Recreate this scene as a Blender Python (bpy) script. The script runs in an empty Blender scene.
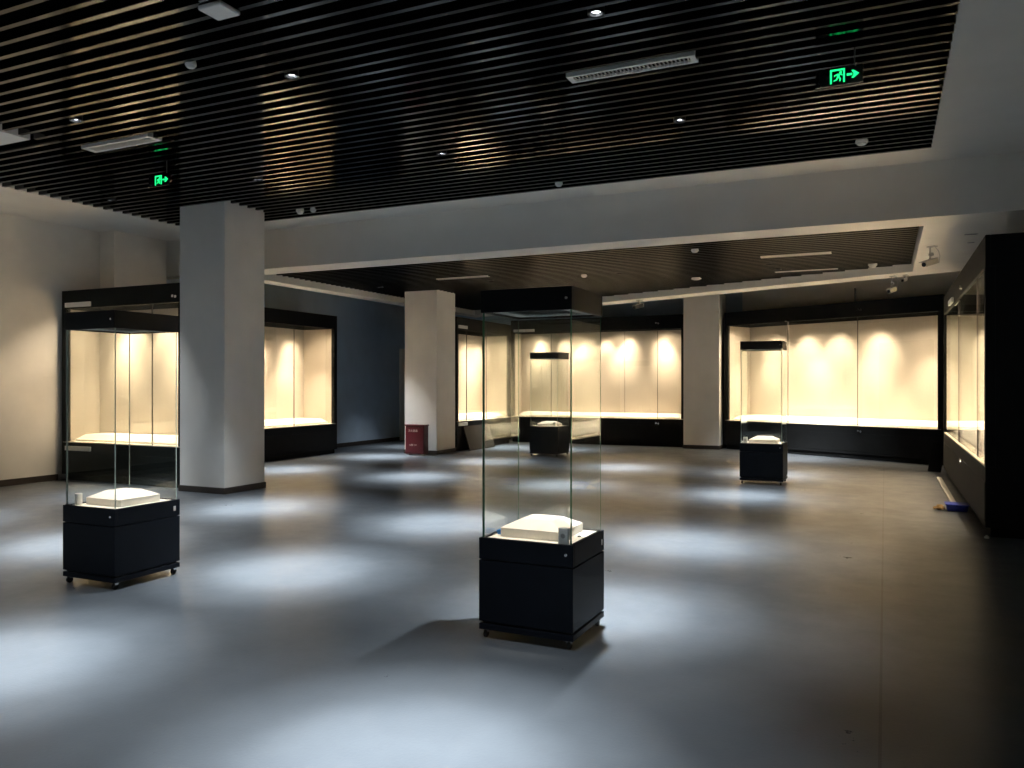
import bpy, bmesh, math, random
from mathutils import Vector, Matrix
random.seed(7)
S = bpy.context.scene
C = S.collection
R = math.radians
PI = math.pi

# ------------------------------------------------------------------ materials
def mat(name, col, rough=0.5, spec=0.5, metal=0.0, noise=0.0, nscale=30.0, bump=0.0, bscale=200.0, coat=0.0, rnoise=0.0):
    m = bpy.data.materials.new(name); m.use_nodes = True
    nt = m.node_tree; N = nt.nodes; L = nt.links
    b = N['Principled BSDF']
    b.inputs['Base Color'].default_value = (*col, 1)
    b.inputs['Roughness'].default_value = rough
    b.inputs['Specular IOR Level'].default_value = spec
    b.inputs['Metallic'].default_value = metal
    b.inputs['Coat Weight'].default_value = coat
    tc = N.new('ShaderNodeTexCoord')
    if noise > 0:
        n = N.new('ShaderNodeTexNoise'); n.inputs['Scale'].default_value = nscale; n.inputs['Detail'].default_value = 5
        L.new(tc.outputs['Object'], n.inputs['Vector'])
        r = N.new('ShaderNodeValToRGB')
        r.color_ramp.elements[0].position = 0.3; r.color_ramp.elements[1].position = 0.7
        r.color_ramp.elements[0].color = (*[c * (1 - noise) for c in col], 1)
        r.color_ramp.elements[1].color = (*[min(1, c * (1 + noise)) for c in col], 1)
        L.new(n.outputs['Fac'], r.inputs['Fac']); L.new(r.outputs['Color'], b.inputs['Base Color'])
        if rnoise > 0:
            mr = N.new('ShaderNodeMapRange')
            mr.inputs['To Min'].default_value = rough - rnoise; mr.inputs['To Max'].default_value = rough + rnoise
            L.new(n.outputs['Fac'], mr.inputs['Value']); L.new(mr.outputs['Result'], b.inputs['Roughness'])
    if bump > 0:
        n2 = N.new('ShaderNodeTexNoise'); n2.inputs['Scale'].default_value = bscale; n2.inputs['Detail'].default_value = 3
        L.new(tc.outputs['Object'], n2.inputs['Vector'])
        bp = N.new('ShaderNodeBump'); bp.inputs['Strength'].default_value = bump; bp.inputs['Distance'].default_value = 0.01
        L.new(n2.outputs['Fac'], bp.inputs['Height']); L.new(bp.outputs['Normal'], b.inputs['Normal'])
    return m

def emis(name, col, st):
    m = bpy.data.materials.new(name); m.use_nodes = True
    b = m.node_tree.nodes['Principled BSDF']
    b.inputs['Base Color'].default_value = (*col, 1)
    b.inputs['Emission Color'].default_value = (*col, 1)
    b.inputs['Emission Strength'].default_value = st
    return m

def glass_mat(name, tint=(0.978, 0.986, 0.980), ior=1.42):
    m = bpy.data.materials.new(name); m.use_nodes = True
    nt = m.node_tree; N = nt.nodes; L = nt.links
    N.remove(N['Principled BSDF'])
    t = N.new('ShaderNodeBsdfTransparent'); t.inputs['Color'].default_value = (*tint, 1)
    g = N.new('ShaderNodeBsdfGlossy'); g.inputs['Roughness'].default_value = 0.0
    g.inputs['Color'].default_value = (0.92, 0.96, 0.93, 1)
    f = N.new('ShaderNodeFresnel')
    ge = N.new('ShaderNodeNewGeometry'); mr = N.new('ShaderNodeMapRange')      # same reflectance from both sides of a pane
    mr.inputs['To Min'].default_value = ior; mr.inputs['To Max'].default_value = 1/ior
    L.new(ge.outputs['Backfacing'], mr.inputs['Value']); L.new(mr.outputs['Result'], f.inputs['IOR'])
    mx = N.new('ShaderNodeMixShader')
    L.new(f.outputs['Fac'], mx.inputs['Fac']); L.new(t.outputs['BSDF'], mx.inputs[1]); L.new(g.outputs['BSDF'], mx.inputs[2])
    L.new(mx.outputs['Shader'], N['Material Output'].inputs['Surface'])
    return m

def floor_mat():
    m = mat('floor_vinyl', (0.15, 0.155, 0.165), rough=0.36, spec=0.38)
    nt = m.node_tree; N = nt.nodes; L = nt.links; b = N['Principled BSDF']
    tc = N.new('ShaderNodeTexCoord')
    n = N.new('ShaderNodeTexNoise'); n.inputs['Scale'].default_value = 1.3; n.inputs['Detail'].default_value = 8; n.inputs['Roughness'].default_value = 0.65
    L.new(tc.outputs['Object'], n.inputs['Vector'])
    r = N.new('ShaderNodeValToRGB')
    r.color_ramp.elements[0].position = 0.3; r.color_ramp.elements[1].position = 0.72
    r.color_ramp.elements[0].color = (0.060, 0.067, 0.075, 1); r.color_ramp.elements[1].color = (0.080, 0.088, 0.097, 1)
    L.new(n.outputs['Fac'], r.inputs['Fac'])
    # the joint of two vinyl sheets
    sx = N.new('ShaderNodeSeparateXYZ'); L.new(tc.outputs['Object'], sx.inputs['Vector'])
    wob = N.new('ShaderNodeMath'); wob.operation = 'ADD'; wob.inputs[1].default_value = 0.02
    L.new(sx.outputs['X'], wob.inputs[0])
    ab = N.new('ShaderNodeMath'); ab.operation = 'ABSOLUTE'; L.new(wob.outputs[0], ab.inputs[0])
    lt = N.new('ShaderNodeMath'); lt.operation = 'LESS_THAN'; lt.inputs[1].default_value = 0.007
    L.new(ab.outputs[0], lt.inputs[0])
    mx = N.new('ShaderNodeMix'); mx.data_type = 'RGBA'
    L.new(lt.outputs[0], mx.inputs['Factor']); L.new(r.outputs['Color'], mx.inputs['A'])
    mx.inputs['B'].default_value = (0.035, 0.035, 0.035, 1)
    L.new(mx.outputs['Result'], b.inputs['Base Color'])
    # scuffed gloss
    n2 = N.new('ShaderNodeTexNoise'); n2.inputs['Scale'].default_value = 2.2; n2.inputs['Detail'].default_value = 7; n2.inputs['Roughness'].default_value = 0.7
    L.new(tc.outputs['Object'], n2.inputs['Vector'])
    mr = N.new('ShaderNodeMapRange'); mr.inputs['From Min'].default_value = 0.3; mr.inputs['From Max'].default_value = 0.7
    mr.inputs['To Min'].default_value = 0.27; mr.inputs['To Max'].default_value = 0.38
    L.new(n2.outputs['Fac'], mr.inputs['Value']); L.new(mr.outputs['Result'], b.inputs['Roughness'])
    n3 = N.new('ShaderNodeTexNoise'); n3.inputs['Scale'].default_value = 60; n3.inputs['Detail'].default_value = 3
    L.new(tc.outputs['Object'], n3.inputs['Vector'])
    bp = N.new('ShaderNodeBump'); bp.inputs['Strength'].default_value = 0.06; bp.inputs['Distance'].default_value = 0.01
    L.new(n3.outputs['Fac'], bp.inputs['Height']); L.new(bp.outputs['Normal'], b.inputs['Normal'])
    return m

M = dict(
    floor=floor_mat(),
    wall=mat('wall_paint', (0.80, 0.765, 0.70), 0.85, 0.25, noise=0.04, nscale=3, bump=0.05),
    blue=mat('wall_blue_shade', (0.50, 0.60, 0.72), 0.85, 0.25, noise=0.05, nscale=3, bump=0.05),  # bluish shade on the far white walls, put into the base colour
    column=mat('column_paint', (0.80, 0.775, 0.735), 0.8, 0.25, noise=0.03, nscale=3, bump=0.05),
    ceil=mat('ceiling_paint', (0.82, 0.79, 0.735), 0.85, 0.25, noise=0.03, nscale=2, bump=0.03),
    void=mat('black_plenum', (0.004, 0.004, 0.004), 0.9, 0.1),
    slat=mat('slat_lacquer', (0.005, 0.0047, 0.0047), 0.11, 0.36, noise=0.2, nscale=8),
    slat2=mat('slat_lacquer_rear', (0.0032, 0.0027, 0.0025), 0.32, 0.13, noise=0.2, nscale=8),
    skirt=mat('dark_skirting', (0.045, 0.036, 0.030), 0.5, 0.4, noise=0.15, nscale=10),
    black=mat('black_laminate', (0.005, 0.005, 0.005), 0.6, 0.16, noise=0.2, nscale=6),
    blackgreen=mat('black_green_laminate', (0.005, 0.0075, 0.007), 0.6, 0.2, noise=0.2, nscale=6),
    navy=mat('navy_laminate', (0.003, 0.0045, 0.008), 0.5, 0.14, noise=0.15, nscale=8, bump=0.03),
    cap=mat('black_metal_cap', (0.004, 0.004, 0.0045), 0.45, 0.25, noise=0.15, nscale=8),
    fabric=mat('cream_fabric', (0.50, 0.445, 0.365), 0.9, 0.2, noise=0.04, nscale=60, bump=0.1, bscale=400),
    deck=mat('cream_deck_board', (0.84, 0.77, 0.63), 0.6, 0.3, noise=0.03, nscale=20),
    white=mat('white_board', (0.86, 0.82, 0.74), 0.55, 0.3, noise=0.02, nscale=20),
    plastic=mat('white_plastic', (0.78, 0.78, 0.76), 0.4, 0.5, noise=0.02, nscale=20),
    grey=mat('grey_painted_metal', (0.46, 0.45, 0.43), 0.45, 0.5, noise=0.04, nscale=20),
    dgrey=mat('dark_grey_metal', (0.06, 0.06, 0.06), 0.4, 0.5, noise=0.1, nscale=20),
    chrome=mat('chrome', (0.75, 0.75, 0.75), 0.15, 0.5, metal=1.0, noise=0.02, nscale=20),
    rubber=mat('black_rubber', (0.012, 0.012, 0.012), 0.6, 0.3, noise=0.1, nscale=40),
    lip=mat('light_metal_frame', (0.42, 0.45, 0.44), 0.4, 0.5, noise=0.03, nscale=20),
    olive=mat('olive_brown_board', (0.022, 0.018, 0.013), 0.55, 0.2, noise=0.15, nscale=6),
    red=mat('red_enamel', (0.075, 0.0035, 0.008), 0.35, 0.5, noise=0.1, nscale=10),
    ink=mat('pale_ink', (0.50, 0.36, 0.33), 0.5, 0.3),
    bluep=mat('blue_plastic', (0.012, 0.035, 0.42), 0.35, 0.5, noise=0.1, nscale=20),
    skyblue=mat('light_blue_plastic', (0.03, 0.22, 0.62), 0.4, 0.5, noise=0.05, nscale=20),
    tan=mat('tan_leather', (0.35, 0.22, 0.09), 0.6, 0.4, noise=0.25, nscale=40),
    paper=mat('pale_card', (0.62, 0.58, 0.50), 0.6, 0.3, noise=0.05, nscale=20),
    glass=glass_mat('clear_glass'),
    edge=mat('green_glass_edge', (0.05, 0.17, 0.105), 0.15, 0.6, noise=0.05, nscale=10),
    edgel=mat('pale_glass_edge', (0.42, 0.50, 0.44), 0.15, 0.6, noise=0.05, nscale=10),
    lamp=emis('lamp_face', (0.86, 0.93, 1.0), 1.2),
    green=emis('exit_green', (0.01, 0.95, 0.22), 0.13),
)
# stone-dark sign face
M['signface'] = mat('sign_black_acrylic', (0.012, 0.016, 0.015), 0.25, 0.5, noise=0.1, nscale=10)

# ------------------------------------------------------------------ mesh helpers
class MB:
    def __init__(s): s.bm = bmesh.new()
    def box(s, x0, x1, y0, y1, z0, z1, mi=0):
        v = [s.bm.verts.new(p) for p in ((x0,y0,z0),(x1,y0,z0),(x1,y1,z0),(x0,y1,z0),(x0,y0,z1),(x1,y0,z1),(x1,y1,z1),(x0,y1,z1))]
        for f in ((3,2,1,0),(4,5,6,7),(0,1,5,4),(1,2,6,5),(2,3,7,6),(3,0,4,7)):
            fc = s.bm.faces.new([v[i] for i in f]); fc.material_index = mi
        return s
    def poly(s, pts, mi=0):
        fc = s.bm.faces.new([s.bm.verts.new(p) for p in pts]); fc.material_index = mi; return s
    def prism(s, pts, z0, z1, mi=0, axis='z'):
        def P(p, q):
            return {'z': (p[0], p[1], q), 'y': (p[0], q, p[1]), 'x': (q, p[0], p[1])}[axis]
        a = [s.bm.verts.new(P(p, z0)) for p in pts]; b = [s.bm.verts.new(P(p, z1)) for p in pts]
        n = len(pts)
        fs = [s.bm.faces.new(a[::-1]), s.bm.faces.new(b)]
        for i in range(n): fs.append(s.bm.faces.new((a[i], a[(i+1)%n], b[(i+1)%n], b[i])))
        for f in fs: f.material_index = mi
        return s
    def loft(s, rings, cap=True, mi=0):
        rs = [[s.bm.verts.new(p) for p in r] for r in rings]; n = len(rs[0])
        for a, b in zip(rs, rs[1:]):
            for i in range(n):
                f = s.bm.faces.new((a[i], a[(i+1)%n], b[(i+1)%n], b[i])); f.material_index = mi
        if cap:
            s.bm.faces.new(rs[0][::-1]).material_index = mi; s.bm.faces.new(rs[-1]).material_index = mi
        return s
    def lathe(s, prof, n=24, c=(0,0,0), axis='z', mi=0, cap=True):
        rings = []
        for r, h in prof:
            ring = []
            for i in range(n):
                a = 2*PI*i/n; u, v = r*math.cos(a), r*math.sin(a)
                p = {'z': (u, v, h), 'x': (h, u, v), 'y': (v, h, u)}[axis]
                ring.append((p[0]+c[0], p[1]+c[1], p[2]+c[2]))
            rings.append(ring)
        return s.loft(rings, cap, mi)
    def tube(s, pts, r, n=8, mi=0):
        pts = [Vector(p) for p in pts]; rings = []
        for i, p in enumerate(pts):
            t = (pts[min(i+1, len(pts)-1)] - pts[max(i-1, 0)]).normalized()
            u = t.cross(Vector((0,0,1)))
            if u.length < 1e-3: u = t.cross(Vector((1,0,0)))
            u.normalize(); w = t.cross(u)
            rings.append([tuple(p + r*(math.cos(2*PI*k/n)*u + math.sin(2*PI*k/n)*w)) for k in range(n)])
        return s.loft(rings, True, mi)
    def xf(s, mtx): bmesh.ops.transform(s.bm, matrix=mtx, verts=s.bm.verts); return s
    def build(s, name, mats, parent=None, bevel=0.0, smooth=False):
        bmesh.ops.recalc_face_normals(s.bm, faces=s.bm.faces)
        me = bpy.data.meshes.new(name); s.bm.to_mesh(me); s.bm.free()
        if not isinstance(mats, (list, tuple)): mats = [mats]
        for m in mats: me.materials.append(m)
        if smooth:
            for p in me.polygons: p.use_smooth = True
        o = bpy.data.objects.new(name, me); C.objects.link(o)
        if parent: o.parent = parent
        if bevel > 0:
            b = o.modifiers.new('bevel', 'BEVEL'); b.width = bevel; b.segments = 2; b.limit_method = 'ANGLE'
        return o

def tag(o, label, cat=None, group=None, kind=None):
    o['label'] = label
    if cat: o['category'] = cat
    if group: o['group'] = group
    if kind: o['kind'] = kind
    return o
def empty(name, loc, rz, label, cat, group=None):
    o = bpy.data.objects.new(name, None); C.objects.link(o)
    o.empty_display_size = 0.1
    o.location = loc; o.rotation_euler = (0, 0, rz)
    return tag(o, label, cat, group)
def struct(o, label, cat=None): 
    return tag(o, label, cat, None, 'structure')

def lamp(kind, loc, energy, col, parent=None, aim=None, size=0.03, spot=45, blend=1.0, name='light'):
    d = bpy.data.lights.new(name, kind); d.energy = energy; d.color = col
    if kind == 'SPOT':
        d.spot_size = R(spot); d.spot_blend = blend; d.shadow_soft_size = size
    elif kind == 'POINT': d.shadow_soft_size = size
    o = bpy.data.objects.new(name, d); C.objects.link(o); o.location = loc
    if parent: o.parent = parent
    dirv = Vector(aim) - Vector(loc) if aim else Vector((0, 0, -1))
    o.rotation_euler = dirv.to_track_quat('-Z', 'Y').to_euler()
    return o

# ------------------------------------------------------------------ room shell
XL, XR, YF, YB = -12.5, 2.2, -6.0, 21.6
ZC = 4.27        # front white ceiling
ZS = 4.245       # bottom of the front slats
ZD = 3.60        # dropped ceiling of the far room
ZS2 = 3.73       # bottom of the far slats
YBEAM = 10.8
HX0, HX1, HY1 = -10.80, 0.475, 10.16    # slat opening in the front ceiling
PITCH = 0.1698

struct(MB().box(XL-.2, XR+.2, YF-.2, YB+.2, -.1, 0).build('floor', M['floor']), 'grey vinyl gallery floor with pools of lamp light', 'floor')
struct(MB().box(XL-.2, XR+.2, YF-.2, YB+.2, 4.62, 4.72).build('ceiling_slab', M['void']), 'black void above the ceiling slats', 'ceiling')
struct(MB().box(XL-.2, XL, YF, 10.8, 0, 4.62).build('wall_left', M['wall']), 'off white wall on the left, running up to the first built in case', 'wall')
struct(MB().box(XL-.2, XL, 10.8, YB, 0, 4.62).build('wall_left_rear', M['blue']), 'far room wall with bluish shade in its colour beside the left built in case', 'wall')
struct(MB().box(XR, XR+.2, YF, YB, 0, 4.62).build('wall_right', M['wall']), 'off white wall behind the right hand cases', 'wall')
struct(MB().box(XL, XR, YF-.2, YF, 0, 4.62).build('wall_front', M['wall']), 'off white wall at the near end of the gallery', 'wall')
struct(MB().box(XL, XR, YB-.2, YB, 0, 4.62).build('wall_back', M['blue']), 'wall above the far cases with bluish shade in its colour', 'wall')
EA = R(-27.2); EO = Vector((-3.6, 20.13, 0))
w = MB().box(-.25, 5.95, 1.07, 1.15, 0, 4.62).build('wall_back_right', M['wall'])
w.location = EO; w.rotation_euler.z = EA
struct(w, 'off white angled wall above the far right case', 'wall')
# duct casing that steps out of the left wall above the first case
struct(MB().box(XL, -12.14, 9.68, 10.795, 3.2, ZC).build('wall_left_casing', M['wall']), 'off white boxed casing stepping out of the left wall above the built in case', 'wall')

# front white ceiling with its slat opening
m = MB()
zt = 4.5
m.box(XL, HX0, YF, YBEAM, ZC, zt).box(HX1, XR, YF, YBEAM, ZC, zt).box(HX0, HX1, HY1, YBEAM, ZC, zt)
struct(m.build('ceiling', M['ceil']), 'off white ceiling border around the near slats', 'ceiling')

# front slats, interrupted by the white return panel
PX0, PX1, PY0, PY1 = -9.7, -8.38, 5.28, 5.64
m = MB(); y = HY1 - 0.06
while y > -5.5:
    for (a, b) in ([(HX0 + .07, PX0 - .03), (PX1 + .05, HX1 - .005)] if PY0 - .03 < y < PY1 + .06 else [(HX0 + .07, HX1 - .005)]):
        m.box(a, b, y - .042, y, ZS, ZS + .12)
    y -= PITCH
struct(m.build('ceiling_slats', M['slat']), 'dark lacquered slats of the near ceiling', 'ceiling')

# dropped ceiling of the far room (its near face is the white beam)
hole = lambda x: 16.42 - .42*(x + .78)
lipf = lambda x: hole(x) + .62
o4 = [(-11.2, YBEAM), (XR, YBEAM), (XR, lipf(XR)), (-11.2, lipf(-11.2))]
h4 = [(-10.82, 11.38), (.445, 11.38), (.445, hole(.445)), (-10.82, hole(-10.82))]
m = MB()
for i in range(4):
    j = (i + 1) % 4
    m.poly([(*o4[i], ZD), (*o4[j], ZD), (*h4[j], ZD), (*h4[i], ZD)])
    m.poly([(*h4[i], ZD), (*h4[j], ZD), (*h4[j], ZS2 + .16), (*h4[i], ZS2 + .16)])
    top = 4.5 if i == 0 else ZD + .14
    m.poly([(*o4[i], ZD), (*o4[j], ZD), (*o4[j], top), (*o4[i], top)])
for i in range(4):
    j = (i + 1) % 4
    m.poly([(*o4[i], ZD + .16), (*o4[j], ZD + .16), (*h4[j], ZD + .30), (*h4[i], ZD + .30)])
bmesh.ops.remove_doubles(m.bm, verts=m.bm.verts, dist=1e-4)
m.box(XL + .002, -11.2, YBEAM, YBEAM + .3, ZD, 4.5)
struct(m.build('ceiling_beam', M['ceil']), 'off white beam face and lowered ceiling border of the far room', 'ceiling')
struct(MB().prism(h4, ZS2 + .17, ZS2 + .19).build('ceiling_backing', M['void']), 'black void above the far slats', 'ceiling')
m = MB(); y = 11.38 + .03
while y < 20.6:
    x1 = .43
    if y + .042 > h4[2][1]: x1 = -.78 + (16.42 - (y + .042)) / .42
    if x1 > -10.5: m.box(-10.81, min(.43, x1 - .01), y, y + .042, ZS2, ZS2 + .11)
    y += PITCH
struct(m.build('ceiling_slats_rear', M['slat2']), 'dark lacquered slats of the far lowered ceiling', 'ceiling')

# columns
def column(x0, x1, y0, y1, label):
    o = struct(MB().box(x0, x1, y0, y1, 0, 4.3 if y0 < 10 else ZS2 + .12).build('column', M['column'], bevel=.012), label, 'column')
    b = MB().box(x0-.015, x1+.015, y0-.015, y1+.015, 0, .09).build('skirting', M['skirt'], o, bevel=.004)
    return o
column(-9.57, -8.68, 8.75, 9.58, 'thick white square column beside the left built in case')
column(-10.06, -9.2, 15.70, 16.56, 'white square column with the red box at its foot')
column(-4.55, -3.67, 19.85, 20.72, 'white square column between the two far cases')
# baseboards
struct(MB().box(XL, XL+.02, YF, 8.88, 0, .10).build('baseboard_left', M['skirt']), 'dark baseboard along the near left wall', 'baseboard')
struct(MB().box(XL, XL+.02, 15.12, YB-.2, 0, .10).build('baseboard_left_rear', M['skirt']), 'dark baseboard along the bluish wall', 'baseboard')
struct(MB().box(XL, XL+.07, 19.22, 19.62, .0, 2.6).build('trim_1', M['wall'], bevel=.005), 'pale vertical trim on the bluish wall behind the column', 'trim')

# ------------------------------------------------------------------ built-in wall cases
WARM = (1.0, 0.805, 0.575)
def wall_case(org, rot, L, D, H, zg0, zg1, seams, lamps, label, dark, strips=(), locks=(), plat=0.13, e=14.0, pin=.14, vs=(), glow=.45):
    g = 'built-in lit wall display cases'
    t = empty('wall_display_case', org, rot, label, 'display case', g)
    T = .03
    p = MB().box(0, L, 0, D, .10, zg0)
    p.box(.03, L-.03, .05, D, 0, .10)                      # recessed toe
    p.build('plinth', dark, t, bevel=.006)
    MB().box(.012, L-.012, -.006, 0, .16, zg0-.16).build('plinth_door', dark, t, bevel=.002)
    h = MB().box(0, L, 0, .05, zg1, H).box(0, L, D-.05, D, zg1, H).box(0, .05, .05, D-.05, zg1, H).box(L-.05, L, .05, D-.05, zg1, H)
    h.box(.05, L-.05, .05, D-.05, H-.04, H).box(0.05, L-.05, .05, D-.05, zg1+.16, zg1+.18)
    h.build('header', dark, t, bevel=.006)
    for xa in (0, L-.10): MB().box(xa, xa+.10, 0, .09, zg0, zg1).build('jamb', dark, t, bevel=.004)
    # shell: outside black, inside cream
    MB().box(.03, L-.03, D-.045, D-.03, zg0, zg1+.16).build('back_panel', M['fabric'], t)
    MB().box(0, L, D-.03, D, zg0, zg1).build('rear_board', dark, t)
    for xa, xb in ((.03, .045), (L-.045, L-.03)):
        MB().box(xa, xb, .09, D-.045, zg0, zg1+.16).build('side_panel', M['fabric'], t)
    for xa, xb in ((0, .03), (L-.03, L)): MB().box(xa, xb, .09, D-.03, zg0, zg1).build('end_board', dark, t)
    MB().box(.03, L-.03, .0, D-.03, zg0, zg0+.015).build('sill', M['deck'], t)
    for xv in vs: MB().box(xv-.004, xv+.004, D-.052, D-.045, zg0+.03, zg1+.1).build('panel_joint', M['skirt'], t)
    # display platform, sloped ends
    z0, z1 = zg0+.016, zg0+plat
    xs0, xs1, ys0, ys1 = .16, L-.16, pin, D-.06
    MB().loft([[(xs0,ys0,z0),(xs1,ys0,z0),(xs1,ys1,z0),(xs0,ys1,z0)],[(xs0,ys0,z0+.03),(xs1,ys0,z0+.03),(xs1,ys1,z0+.03),(xs0,ys1,z0+.03)],
               [(xs0+.12,ys0+.10,z1),(xs1-.12,ys0+.10,z1),(xs1-.12,ys1,z1),(xs0+.12,ys1,z1)]]).build('display_platform', M['white'], t)
    # glass
    xs = [.10] + list(seams) + [L-.10]
    for a, b in zip(xs, xs[1:]):
        MB().box(a+.003, b-.003, .02, .032, zg0+.015, zg1+.01).build('glass_pane', M['glass'], t)
    for a in seams:
        MB().box(a-.005, a+.005, .018, .034, zg0+.015, zg1).build('glass_joint', M['skirt'], t)
    for lx, lz in locks:
        MB().lathe([(.022,-.03),(.024,-.025),(.024,0)], 14, (lx-.03,0,lz), 'y').lathe([(.022,-.03),(.024,-.025),(.024,0)], 14, (lx+.03,0,lz-.01), 'y').build('lock', M['chrome'], t, smooth=False)
    for sx0, sx1, sz in strips:
        s = MB().box(sx0, sx1, -.035, 0, sz, sz+.075).build('strip_label', M['plastic'], t, bevel=.004); s['label'] = 'pale strip on the dark frame'
    for lx in lamps:
        f = MB().lathe([(.03,.0),(.032,.01),(.032,.035),(.02,.04)], 12, (lx, .18, zg1+.115)).build('track_spot', M['dgrey'], t)
        lamp('SPOT', (lx, .19, zg1+.10), e, WARM, t, aim=(lx, D-.03, zg1-.30-.5*D), size=.05, spot=54, blend=1.0, name='spot_light')
    n = max(2, int(L/1.2))
    for i in range(n):
        lx = L*(i+.5)/n
        lamp('SPOT', (lx, .22, zg1+.10), e*glow, WARM, t, aim=(lx, .06, 0), size=.05, spot=150, blend=1.0, name='glow_light')
        lamp('SPOT', (lx, min(.42, D*.5), zg1+.12), e*3.5, WARM, t, size=.05, spot=66, blend=1.0, name='deck_light')
    return t

bl, bg = M['black'], M['blackgreen']
wall_case((-12.46, 8.93, 0), 0, 2.76, .72, 3.15, .63, 2.85, [2.08], [.95, 1.65, 2.4], 'built in case at far left, behind the glass showcase and left of the thick column', bg,
          strips=[(.12, .72, 2.87), (.12, .72, .50)], locks=[(2.60, 2.95)], e=10.0, glow=.8)
wall_case((-11.5, 11.0, 0), R(90), 4.08, .97, 3.17, .68, 2.87, [1.2, 2.62], [.7, 1.6, 2.45, 3.55], 'built in case right of the thick column, beside the bluish wall', bl)
wall_case((-9.2, 16.62, 0), R(90), 3.05, .9, 3.2, .70, 2.90, [.55, 1.62], [.3, 1.1, 2.0, 2.7], 'built in case just behind the column with the red box', bl,
          strips=[(.08, .5, 2.93), (.08, .5, .60)])
wall_case((-9.42, 20.12, 0), 0, 4.85, .66, 3.36, .70, 3.01, [1.2, 4.14], [.65, 1.4, 2.0, 2.57, 3.23, 4.12], 'widest far case facing the camera, left of the far white column', bl,
          e=9.3, strips=[(.1, .72, 3.03)], locks=[(4.14, 3.16), (4.14, .60)], vs=(3.09,))
wall_case(EO, EA, 5.20, 1.02, 3.36, .70, 3.03, [1.76, 3.44], [.85, 1.68, 2.48, 3.46], 'angled far case at right, behind the small showcase by the far column', bl,
          locks=[(3.50, 3.18), (3.50, .60)], glow=.65)
wall_case((.95, 16.2, 0), R(-90), 6.53, 1.10, 3.16, .73, 2.83, [2.9, 5.48], [.6, 1.6, 2.5, 3.4, 4.3, 5.2, 6.0], 'built in case on the right edge seen along its front with a black end', bl,
          strips=[(1.6, 2.3, 2.85)], locks=[(3.75, 2.92), (3.7, .55)], vs=(2.2, 4.4))

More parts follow.
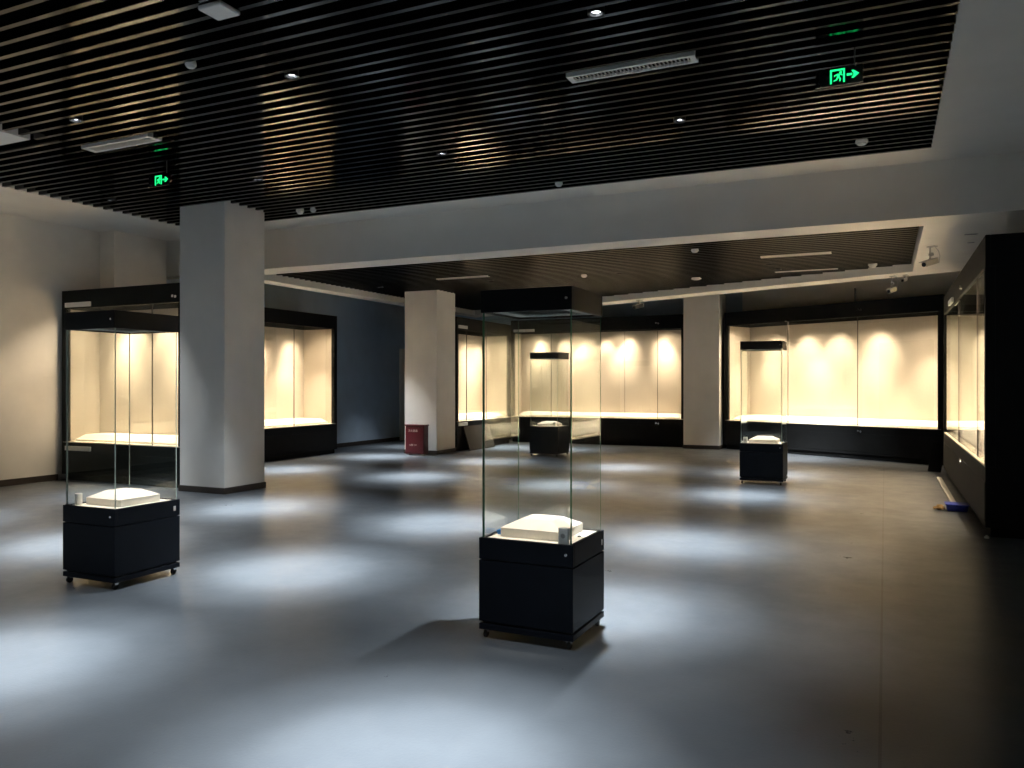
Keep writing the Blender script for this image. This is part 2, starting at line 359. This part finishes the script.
# ------------------------------------------------------------------ free-standing glass showcases
def showcase(x0, y0, w, d, zb, zc0, zc1, label, gl='edge', e=10.0, lockside=1, cw=(1.0, .88, .74)):
    g = 'free-standing glass showcases'
    t = empty('glass_showcase', (x0 + w/2, y0 + d/2, 0), 0, label, 'display case', g)
    a, b = w/2, d/2
    for sx in (-1, 1):
        for sy in (-1, 1):
            c = MB().lathe([(.02,-.011),(.026,-.008),(.026,.008),(.02,.011)], 16, (sx*(a-.035), sy*(b-.035), .026), 'x').build('caster', M['rubber'], t)
            MB().box(sx*(a-.035)-.018, sx*(a-.035)+.018, sy*(b-.035)-.012, sy*(b-.035)+.02, .036, .058).build('caster_bracket', M['chrome'], c)
    MB().box(-a, a, -b, b, .056, .094).build('base_tray', M['navy'], t, bevel=.003)
    MB().box(-a+.02, a-.02, -b+.02, b-.02, .094, .108).build('shadow_gap', M['rubber'], t)
    MB().box(-a, a, -b, b, .108, zb-.14).build('cabinet', M['navy'], t, bevel=.003)
    MB().box(-a+.012, a-.012, -b+.012, b-.012, zb-.14, zb-.132).build('cabinet_gap', M['rubber'], t)
    tb = MB().box(-a, a, -b, -b+.03, zb-.132, zb).box(-a, a, b-.03, b, zb-.132, zb).box(-a, -a+.03, -b+.03, b-.03, zb-.132, zb).box(a-.03, a, -b+.03, b-.03, zb-.132, zb)
    tb.build('cabinet_rim', M['navy'], t, bevel=.003)
    MB().box(-a+.03, a-.03, -b+.03, b-.03, zb-.03, zb-.006).build('deck', M['white'], t)
    # glass hood: front/back panes run full width, side panes sit between
    gi, th = .017, .010
    x_, y_ = a-gi, b-gi
    E = M[gl]
    for sy in (-1, 1):
        ya, yb = (-y_, -y_+th) if sy < 0 else (y_-th, y_)
        p = MB()
        v = p
        v.box(-x_, x_, ya, yb, zb-.02, zc0+.01)
        for f in p.bm.faces:
            f.normal_update()
            f.material_index = 1 if abs(f.normal.x) > .9 else 0
        p.build('glass_pane', [M['glass'], E], t)
    for sx in (-1, 1):
        xa, xb = (-x_, -x_+th) if sx < 0 else (x_-th, x_)
        MB().box(xa, xb, -y_+th+.001, y_-th-.001, zb-.02, zc0+.01).build('glass_pane', M['glass'], t)
        MB().box(xa, xb, -y_+th, -y_+th+.001, zb, zc0).build('glass_seal', E, t)
    # cap with a recessed lamp grille
    ca, cb = a, b; a, b = a-.009, b-.006
    cp = MB().box(-a, a, -b, -b+.02, zc0, zc1).box(-a, a, b-.02, b, zc0, zc1).box(-a, -a+.02, -b+.02, b-.02, zc0, zc1).box(a-.02, a, -b+.02, b-.02, zc0, zc1).box(-a+.02, a-.02, -b+.02, b-.02, zc1-.02, zc1)
    cp.build('cap', M['cap'], t, bevel=.003)
    r0, r1 = .02, .11
    lf = MB()
    z0, z1 = zc0+.012, zc0+.024
    lf.box(-a+r0, a-r0, -b+r0, -b+r1, z0, z1).box(-a+r0, a-r0, b-r1, b-r0, z0, z1).box(-a+r0, -a+r1, -b+r1, b-r1, z0, z1).box(a-r1, a-r0, -b+r1, b-r1, z0, z1)
    lf.build('cap_frame', M['lip'], t)
    gr = MB(); k = -a+r1
    gr.box(-a+r1, a-r1, -b+r1, b-r1, zc0+.05, zc0+.056)
    n = 12
    for i in range(n):
        xx = -a+r1+(2*(a-r1))*(i+.5)/n
        gr.box(xx-.003, xx+.003, -b+r1, b-r1, zc0+.02, zc0+.05)
    gr.build('lamp_grille', M['dgrey'], t)
    lamp('SPOT', (0, 0, zc0+.012), e, cw, t, size=.05, spot=32, blend=.45, name='case_light')
    a, b = ca, cb
    lx = lockside*(a-.045)
    MB().lathe([(.008,-.006),(.010,-.003),(.010,0)], 12, (lx, -b, zb-.06), 'y').build('lock', M['chrome'], t)
    MB().lathe([(.008,-.006),(.010,-.003),(.010,0)], 12, (lx, -b+.006, zc0+.07), 'y').build('lock', M['chrome'], t)
    MB().box(a, a+.004, b-.07, b-.045, zb-.09, zb-.05).build('latch', M['chrome'], t)
    return t

def block(cx, cy, z, w, d, label, h0=.056, h1=.105, ch=.105):
    a, b = w/2, d/2
    def ring(q, zz, c):
        return [(-a+q+c,-b+q,zz),(a-q-c,-b+q,zz),(a-q,-b+q+c,zz),(a-q,b-q-c,zz),(a-q-c,b-q,zz),(-a+q+c,b-q,zz),(-a+q,b-q-c,zz),(-a+q,-b+q+c,zz)]
    o = MB().loft([ring(0,0,.012), ring(0,h0,.012), ring(ch*.95,h1,.015), ]).build('display_block', M['white'])
    o.location = (cx, cy, z)
    return tag(o, label, 'display block', 'white chamfered display blocks inside the glass showcases')

def gauge(x, y, z, label, round_=False):
    if round_:
        o = MB().lathe([(.026,0),(.028,.003),(.028,.085),(.024,.09),(.02,.09)], 20).build('humidity_canister', M['plastic'])
    else:
        o = MB().box(-.033, .033, -.018, .018, 0, .10).build('humidity_gauge', M['plastic'], bevel=.006)
        MB().lathe([(.013,-.003),(.015,0)], 16, (0,-.018,.052), 'y').build('dial', M['grey'], o)
    o.location = (x, y, z)
    return tag(o, label, 'humidity gauge', 'small humidity devices inside the glass showcases')

# front one
showcase(-2.322, 4.485, .632, .585, .632, 2.048, 2.19, 'nearest glass showcase, tall and dark based, standing in front of the column gap')
block(-2.02, 4.80, .627, .42, .40, 'white chamfered display block inside the nearest glass showcase')
gauge(-1.768, 4.54, .627, 'small white gauge at the front right corner inside the nearest showcase')
o = MB().box(-.03, .03, -.02, .02, 0, .03).box(-.045,-.03,-.006,.006,.01,.02).build('tape_roll_box', M['skyblue'], bevel=.005); o.location = (-2.315, 4.70, .632)
o.location = (-2.25, 4.68, .627)
tag(o, 'small bright blue piece left of the white block in the nearest showcase', 'small box')
o = MB().lathe([(.010,0),(.014,.004),(.010,.008)], 12).build('loose_screw_cap', M['dgrey']); o.location = (-1.765, 4.80, .627)
tag(o, 'tiny dark round cap right of the white block in the nearest showcase', 'cap')
# left one
showcase(-5.995, 4.305, .595, .635, .628, 2.035, 2.175, 'glass showcase at far left with a round white can in its corner', gl='edgel', lockside=1)
block(-5.695, 4.63, .623, .40, .40, 'white chamfered display block inside the left glass showcase')
gauge(-5.935, 4.40, .623, 'small round white canister at the left corner inside the left showcase', True)
# far middle one
showcase(-7.18, 16.32, .68, .70, .662, 2.16, 2.30, 'distant glass showcase seen through the nearest one', gl='edgel', e=10)
block(-6.84, 16.68, .657, .44, .42, 'white chamfered display block in the distant showcase seen through the nearest one')
gauge(-6.62, 16.40, .657, 'small white gauge at the front right inside the distant middle showcase')
# far right one
showcase(-2.12, 13.2, .665, .66, .652, 2.15, 2.285, 'distant glass showcase in front of the angled far case', gl='edgel', lockside=1, e=10)
block(-1.78, 13.53, .647, .44, .40, 'white chamfered display block in the distant showcase before the angled case')
gauge(-2.04, 13.28, .647, 'small white gauge at the front left inside the showcase before the angled case')

# ------------------------------------------------------------------ ceiling fittings
COOL = (0.87, 0.945, 1.0)
dl_first = None
def downlight(x, y, z, label, e, seen=True, aim=None, spot=36):
    t = empty('downlight', (x, y, z), 0, label, 'ceiling light', 'recessed ceiling spotlights')
    MB().lathe([(.046,.0),(.060,-.004),(.062,.0),(.062,.08),(.046,.08),(.046,.0)], 24, cap=False).build('rim', M['rubber'], t)
    f = MB().lathe([(.034,.026),(.034,.022),(.026,.018)], 20).build('lamp_face', M['lamp'], t)
    ax, ay = (aim or (0, 0))
    lamp('SPOT', (0, 0, -.012), e*.60, COOL, t, aim=(ax, ay, -4.2), size=.03, spot=22, blend=1.0, name='spot_light')
    lamp('SPOT', (0, 0, -.012), e*.55, COOL, t, aim=(ax, ay, -4.2), size=.03, spot=35, blend=1.0, name='flood_light')
    lamp('SPOT', (0, 0, -.012), e*.24, COOL, t, aim=(ax, ay, -4.2), size=.03, spot=56, blend=1.0, name='spill_light')
    return t
EFRONT, EBACK = 345, 245
cols = (-10.08, -7.36, -4.62, -1.87)
cn = ('leftmost column', 'second column', 'third column', 'rightmost column')
for j, yy in ((1, .35), (2, 2.88), (3, 5.43), (4, 8.0)):  # first row is out of view overhead, there for its bounce light
    for i, xx in enumerate(cols):
        lb = 'small ceiling spotlight in the near slats, %s, %s' % (cn[i], ('behind the viewer', 'unseen row overhead for bounce light', 'nearest row of pools', 'row above the two near showcases', 'last row before the beam')[j])
        downlight(xx, yy, ZS - .004, lb, EFRONT*(.45 if (i, j) == (0, 4) else 1), aim=(0, 0))
for j, yy in enumerate((11.80 + .3, 14.75, 18.25)):
    for i, xx in enumerate(cols):
        if j == 2 and i == 0: xx = -8.75
        if j == 2 and i == 1: xx = -7.2
        if j == 2 and i == 3: continue
        lb = 'small ceiling spotlight in the far slats, %s, %s' % (cn[i], ('row just behind the beam', 'middle row', 'row near the far cases')[j])
        downlight(xx, yy if j else 12.1, ZS2 - .004, lb, EBACK, aim=((0, -.35) if j == 0 else (0, 0)))
downlight(-10.30, 17.6, ZS2 - .004, 'small ceiling spotlight in the far slats, beside the bluish wall', EBACK*.45, aim=(-.8, -.3))
downlight(-1.80, 15.55, ZS2 - .004, 'small recessed spotlight in the far slat ceiling, close to the angled far case', EBACK*1.2, aim=(.05, 3.2))

# exit signs
def exit_sign(x, y, zc, label):
    t = empty('exit_sign', (x, y, zc), 0, label, 'exit sign', 'hanging green exit signs')
    w, h = .178, .072
    MB().box(-w, w, 0, .025, -h, h).build('panel', M['signface'], t, bevel=.003)
    for xx in (.115,): MB().lathe([(.005,h),(.005,ZS-zc+.05)], 10, (xx, .012, 0)).build('rod', M['dgrey'], t)
    k = MB(); ya, yb = -.003, .0005
    P = lambda pts: k.prism(pts, ya, yb, axis='y')
    # doorway
    x0, x1, z0, z1, tt = -.066, .044, -.058, .055, .013
    P([(x0,z0),(x0+tt,z0),(x0+tt,z1-tt),(x0,z1-tt)]); P([(x1-tt,z0+.004),(x1,z0+.004),(x1,z1-tt),(x1-tt,z1-tt)]); P([(x0,z1-tt),(x1,z1-tt),(x1,z1),(x0,z1)])
    # running figure: head, torso, arms, legs
    cx, cz, r = .012, .026, .0095
    P([(cx+r*math.cos(2*PI*i/14), cz+r*math.sin(2*PI*i/14)) for i in range(14)])
    P([(-.012,.018),(.006,.016),(.004,-.008),(-.016,-.014)])
    P([(.004,.014),(.024,.000),(.028,.006),(.008,.019)])
    P([(-.012,.017),(-.036,.006),(-.036,-.004),(-.030,-.004),(-.029,.002),(-.012,.009)])
    P([(-.014,-.006),(.004,-.008),(.016,-.024),(.010,-.044),(.002,-.044),(.006,-.024),(-.006,-.016)])
    P([(-.016,-.012),(-.006,-.014),(-.014,-.032),(-.040,-.040),(-.040,-.032),(-.020,-.026)])
    # arrow
    P([(.058,-.008),(.098,-.008),(.098,.008),(.058,.008)])
    P([(.092,-.030),(.110,-.030),(.148,0),(.110,.030),(.092,.030),(.108,.008),(.108,-.008)])
    k.build('pictogram', M['green'], t)['label'] = 'glowing green running figure and arrow'
    return t
exit_sign(-.335, 6.92, 4.07, 'hanging green exit sign at upper right of the near slats')
exit_sign(-7.94, 6.95, 4.06, 'hanging green exit sign at left, near the thick column')

# air vents
def vent(x0, x1, y0, y1, z, n, label, fin=True):
    t = empty('air_vent', ((x0+x1)/2, (y0+y1)/2, z), 0, label, 'air vent', 'long white ceiling air vents')
    a, b = (x1-x0)/2, (y1-y0)/2; f = min(.035, b*.36)
    fr = MB().box(-a, a, -b, -b+f, -.004, .05).box(-a, a, b-f, b, -.004, .05).box(-a, -a+f*1.6, -b+f, b-f, -.004, .05).box(a-f*1.6, a, -b+f, b-f, -.004, .05)
    fr.build('frame', M['plastic'], t)
    MB().box(-a+f, a-f, -b+f, b-f, .06, .09).build('backing', M['void'], t)
    fs = MB()
    for i in range(n):
        xx = -a+f*1.6+(2*a-3.2*f)*(i+.5)/n
        fs.box(xx-.006, xx+.006, -b+f, b-f, -.002, .05)
    fs.build('fins', M['grey'], t)
    return t
vent(-2.49, -1.39, 6.44, 6.60, ZS, 30, 'white slotted air vent in the near slats left of the exit sign')
vent(-8.17, -7.12, 6.09, 6.27, ZS, 46, 'pale air vent in the near slats at left above the exit sign')
t = empty('air_vent', ((PX0+PX1)/2, (PY0+PY1)/2, ZS), 0, 'wide white air vent panel cut off by the left edge of the photo', 'air vent', 'long white ceiling air vents')
a, b = (PX1-PX0)/2, (PY1-PY0)/2
MB().box(-a, a, -b, b, -.004, .10).build('frame', M['plastic'], t, bevel=.003)
MB().box(-a+.05, -a+.45, -b+.08, b-.08, -.006, -.003).build('grille', M['grey'], t)
vent(-8.28, -7.11, 14.10, 14.20, ZS2, 0, 'thin white slot vent in the far slats above the column with the red box')
vent(-1.9, -.79, 13.95, 14.05, ZS2, 0, 'thin white slot vent in the far slats, nearer of the two at right')
vent(-1.9, -.79, 15.90, 16.00, ZS2, 0, 'thin white slot vent in the far slats, farther of the two at right')

# detectors and access point
def detector(x, y, z, r, h, label):
    t = empty('smoke_detector', (x, y, z), 0, label, 'smoke detector', 'small white ceiling detectors')
    MB().lathe([(r*.8,.03),(r,.0),(r,-h*.35),(r*.92,-h*.5)], 24).build('base', M['plastic'], t)
    MB().lathe([(r*.72,-h*.5),(r*.75,-h*.8),(r*.55,-h),(r*.2,-h*1.02)], 24).build('sensor_head', M['plastic'], t)
    return t
detector(-.23, 9.5, ZS, .065, .045, 'white smoke detector in the near slats, close to their right rear corner')
detector(-8.06, 9.66, ZS, .06, .06, 'white smoke detector in the near slats right of the thick column, left of a pair')
detector(-7.86, 9.72, ZS, .045, .04, 'smaller white detector in the near slats, right of a pair beside the column')
detector(-3.89, 9.80, ZS, .05, .045, 'small white detector at the middle of the beam edge')
detector(-5.20, 4.87, ZS, .045, .035, 'small white detector in the near slats left of the square access point')
detector(-5.35, 14.82, ZS2, .06, .04, 'small white detector in the far slats above the nearest showcase')
detector(-2.74, 12.76, ZS2, .06, .04, 'small white detector in the far slats just behind the beam')
detector(-.2, 15.6, ZS2, .075, .06, 'white detector at the right rear edge of the far slats')
detector(-3.45, 16.2, ZS2, .10, .03, 'flat white disc in the far slats above the far column')
t = empty('access_point', (-4.245, 4.23, ZS), 0, 'square white wireless access point at the top edge of the photo', 'access point')
MB().box(-.105, .105, -.098, .098, -.035, .0).build('housing', M['plastic'], t, bevel=.012)
MB().box(-.06, .06, -.13, .13, .0, .006).build('bracket', M['grey'], t)
MB().lathe([(.004,-.037),(.004,-.034)], 8, (-.085,-.03,0)).build('status_lamp', M['chrome'], t)

def slot(x, y, w, label):
    t = empty('ceiling_slot', (x, y, ZD), 0, label, 'ceiling slot', 'small slots in the far white ceiling')
    MB().box(-w, w, -.03, .03, -.006, .0).build('frame', M['grey'], t)
    MB().box(-w+.012, w-.012, -.016, .016, -.0075, -.006).build('opening', M['dgrey'], t)
slot(1.04, 12.26, .08, 'nearer, wider grey slot in the far white ceiling by the right edge case')
slot(1.10, 12.98, .045, 'farther, shorter grey slot in the far white ceiling by the right edge case')
# security cameras
def cctv(x, y, ztop, drop, rz, tilt, s, label, body='paper'):
    t = empty('security_camera', (x, y, ztop), rz, label, 'security camera', 'ceiling hung security cameras')
    MB().box(-.07*s, .07*s, -.05*s, .05*s, -.012, 0).build('mount_plate', M['grey'], t)
    MB().tube([(-.04*s,0,-.01),(-.04*s,0,-drop)], .013*s).build('drop_arm', M['grey'], t)
    MB().lathe([(.03*s,-.03*s),(.036*s,0),(.03*s,.03*s)], 14, (-.02*s,0,-drop*.62), 'x').build('swivel', M['grey'], t)
    b = MB().box(-.045*s, .045*s, -.17*s, .15*s, -.045*s, .045*s)
    mt = Matrix.Translation((-.03*s, 0, -drop-.05*s)) @ Matrix.Rotation(R(tilt), 4, 'X')
    o = b.xf(mt).build('housing', M[body], t, bevel=.012*s)
    MB().box(-.055*s, .055*s, -.215*s, .13*s, .045*s, .056*s).xf(mt).build('sun_shield', M['grey'], o)
    MB().lathe([(.038*s,-.18*s),(.038*s,-.165*s),(.030*s,-.17*s)], 16, (0,0,0), 'y').xf(mt).build('lens', M['rubber'], o)
    MB().tube([(.05*s,0,-.01),(.09*s,.04*s,-drop*.4),(.10*s,.06*s,-drop*.8),(.04*s,.12*s,-drop-.05*s),(-.02*s,.14*s,-drop-.05*s)], .006*s).build('cable', M['grey'], t)
    return t
cctv(.62, 13.1, ZD, .19, R(-40), 16, .85, 'large white security camera hanging from the far ceiling near the right case')
cctv(.34, 16.32, ZD, .06, R(-20), 14, .6, 'small security camera under the ceiling edge, upper of a pair above the angled case')
cctv(.14, 16.42, ZD, .22, R(-25), 14, .8, 'dark lensed security camera on a long stem, lower of a pair above the angled case')
cctv(-5.3, 18.55, ZD, .10, R(-25), 14, .95, 'dark security camera hanging before the widest far case', body='dgrey')

# ------------------------------------------------------------------ red extinguisher cabinet
t = empty('fire_extinguisher_box', (-9.55, 15.32, 0), 0, 'dark red fire extinguisher box standing at the foot of a white column', 'fire extinguisher box')
W, Hh, Dp = .245, .69, .19
MB().box(-W, W, 0, Dp, .03, Hh-.03).build('body', M['red'], t, bevel=.006)
MB().box(-W-.02, W+.02, -.02, Dp, Hh-.03, Hh).build('lid', M['red'], t, bevel=.006)
MB().box(-W+.02, W-.02, -.012, 0, .06, Hh-.06).build('door', M['red'], t, bevel=.004)
for sx in (-1, 1): MB().box(sx*(W-.05)-.03, sx*(W-.05)+.03, .02, Dp-.02, 0, .03).build('foot', M['chrome'], t)
def text(body, size, loc, parent, name, m, sx=1.0):
    cu = bpy.data.curves.new(name, 'FONT'); cu.body = body; cu.size = size; cu.align_x = 'CENTER'; cu.extrude = .001
    ob = bpy.data.objects.new(name, cu); C.objects.link(ob)
    dg = bpy.context.evaluated_depsgraph_get()
    me = bpy.data.meshes.new_from_object(ob.evaluated_get(dg))
    bpy.data.objects.remove(ob); bpy.data.curves.remove(cu)
    me.materials.clear(); me.materials.append(m)
    o = bpy.data.objects.new(name, me); C.objects.link(o); o.parent = parent
    o.location = loc; o.rotation_euler = (R(90), 0, 0); o.scale.x = sx
    return o
text('灭火器箱', .062, (-.04, -.0135, .53), t, 'heading_lettering', M['ink'])
text('火警 119', .050, (-.04, -.0135, .215), t, 'telephone_lettering', M['ink'])

# ------------------------------------------------------------------ loose things on the floor
def lean(x, y, rz, w, h, th, foot, m, label):
    t = MB()
    ang = math.atan2(foot, h)
    t.box(-w/2, w/2, 0, th, 0, h).xf(Matrix.Rotation(-ang, 4, 'X'))
    o = t.build('leaning_board', m, bevel=.004); o.location = (x, y, .012); o.rotation_euler.z = rz
    return tag(o, label, 'board', 'boards leaning on the case plinths')
lean(-8.97, 17.55, R(90), 1.35, .60, .02, .19, M['olive'], 'olive brown board leaning on the plinth of the case behind the red box column')
lean(.80, 16.36, R(-35), .24, .56, .03, .14, M['black'], 'dark board leaning at the far end of the right edge case')
t = empty('blue_tray', (.832, 11.52, 0), 0, 'blue plastic tray on the floor against the right edge case', 'tray')
o = MB().loft([[(-.15,-.11,.004),(.12,-.11,.004),(.12,.11,.004),(-.15,.11,.004)],[(-.17,-.13,.10),(.14,-.13,.10),(.14,.13,.10),(-.17,.13,.10)],
               [(-.155,-.115,.10),(.125,-.115,.10),(.125,.115,.10),(-.155,.115,.10)],[(-.135,-.095,.02),(.105,-.095,.02),(.105,.095,.02),(-.135,.095,.02)]]).build('basin', M['bluep'], t, bevel=.004)
MB().box(-.185, .15, -.145, .145, .092, .104).build('lid', M['bluep'], t, bevel=.006)
o = MB().lathe([(.02,0),(.05,.01),(.055,.03),(.03,.06),(.01,.062)], 9).xf(Matrix.Diagonal((1.1,.8,1,1))).build('crumpled_glove', M['tan']); o.location = (.635, 11.50, 0)
for v in o.data.vertices: v.co += Vector((random.uniform(-.01,.01), random.uniform(-.01,.01), random.uniform(0,.012)))
for a_ in range(3):
    f = MB().tube([(0,0,.02),(-.04,-.03+.03*a_,.035),(-.075,-.045+.045*a_,.02)], .012).build('finger', M['tan'], o)
tag(o, 'crumpled tan work glove on the floor left of the blue tray', 'glove')
o = MB().box(-.035, .035, -1.6, 1.6, 0, .02).build('floor_batten', M['paper'], bevel=.004); o.location = (.83, 13.75, 0.001)
tag(o, 'long pale batten lying on the floor along the right edge case', 'batten')
o = MB().lathe([(.022,0),(.026,.006),(.02,.02),(.008,.03)], 10).build('paper_scrap', M['plastic']); o.location = (.955, 9.60, 0)
tag(o, 'tiny white scrap on the floor at the near corner of the right edge case', 'scrap')

t.scale = (.8, .9, .9)
# conduit from the angled case up to the ceiling
o = MB().lathe([(.018,0),(.018,.30)], 10).build('conduit', M['dgrey']); p = EO + Vector((math.cos(EA)*3.34 - math.sin(EA)*.1, math.sin(EA)*3.34 + math.cos(EA)*.1, 3.36)); o.location = p
tag(o, 'thin dark conduit rising from the top of the angled far case', 'pipe')

# ------------------------------------------------------------------ world, camera, view
wd = bpy.data.worlds.new('world'); S.world = wd; wd.use_nodes = True
wd.node_tree.nodes['Background'].inputs['Color'].default_value = (.35, .45, .6, 1)
wd.node_tree.nodes['Background'].inputs['Strength'].default_value = .01
cd = bpy.data.cameras.new('camera'); co = bpy.data.objects.new('camera', cd); C.objects.link(co)
co.location = (0, 0, 1.6); co.rotation_euler = (R(90), 0, R(25.0))
cd.sensor_width = 36; cd.lens = 800/1024*36; cd.clip_start = .05; cd.clip_end = 100
S.camera = co
vs = S.view_settings
S.display_settings.display_device = 'sRGB'
vs.view_transform = 'Standard'; vs.look = 'None'; vs.gamma = 1; vs.exposure = 3.8; vs.use_curve_mapping = False
S.cycles.use_denoising = True
S.cycles.max_bounces = 14; S.cycles.transparent_max_bounces = 32; S.cycles.diffuse_bounces = 6; S.cycles.glossy_bounces = 6
S.cycles.sample_clamp_indirect = 3.0
S.cycles.caustics_reflective = False; S.cycles.caustics_refractive = False
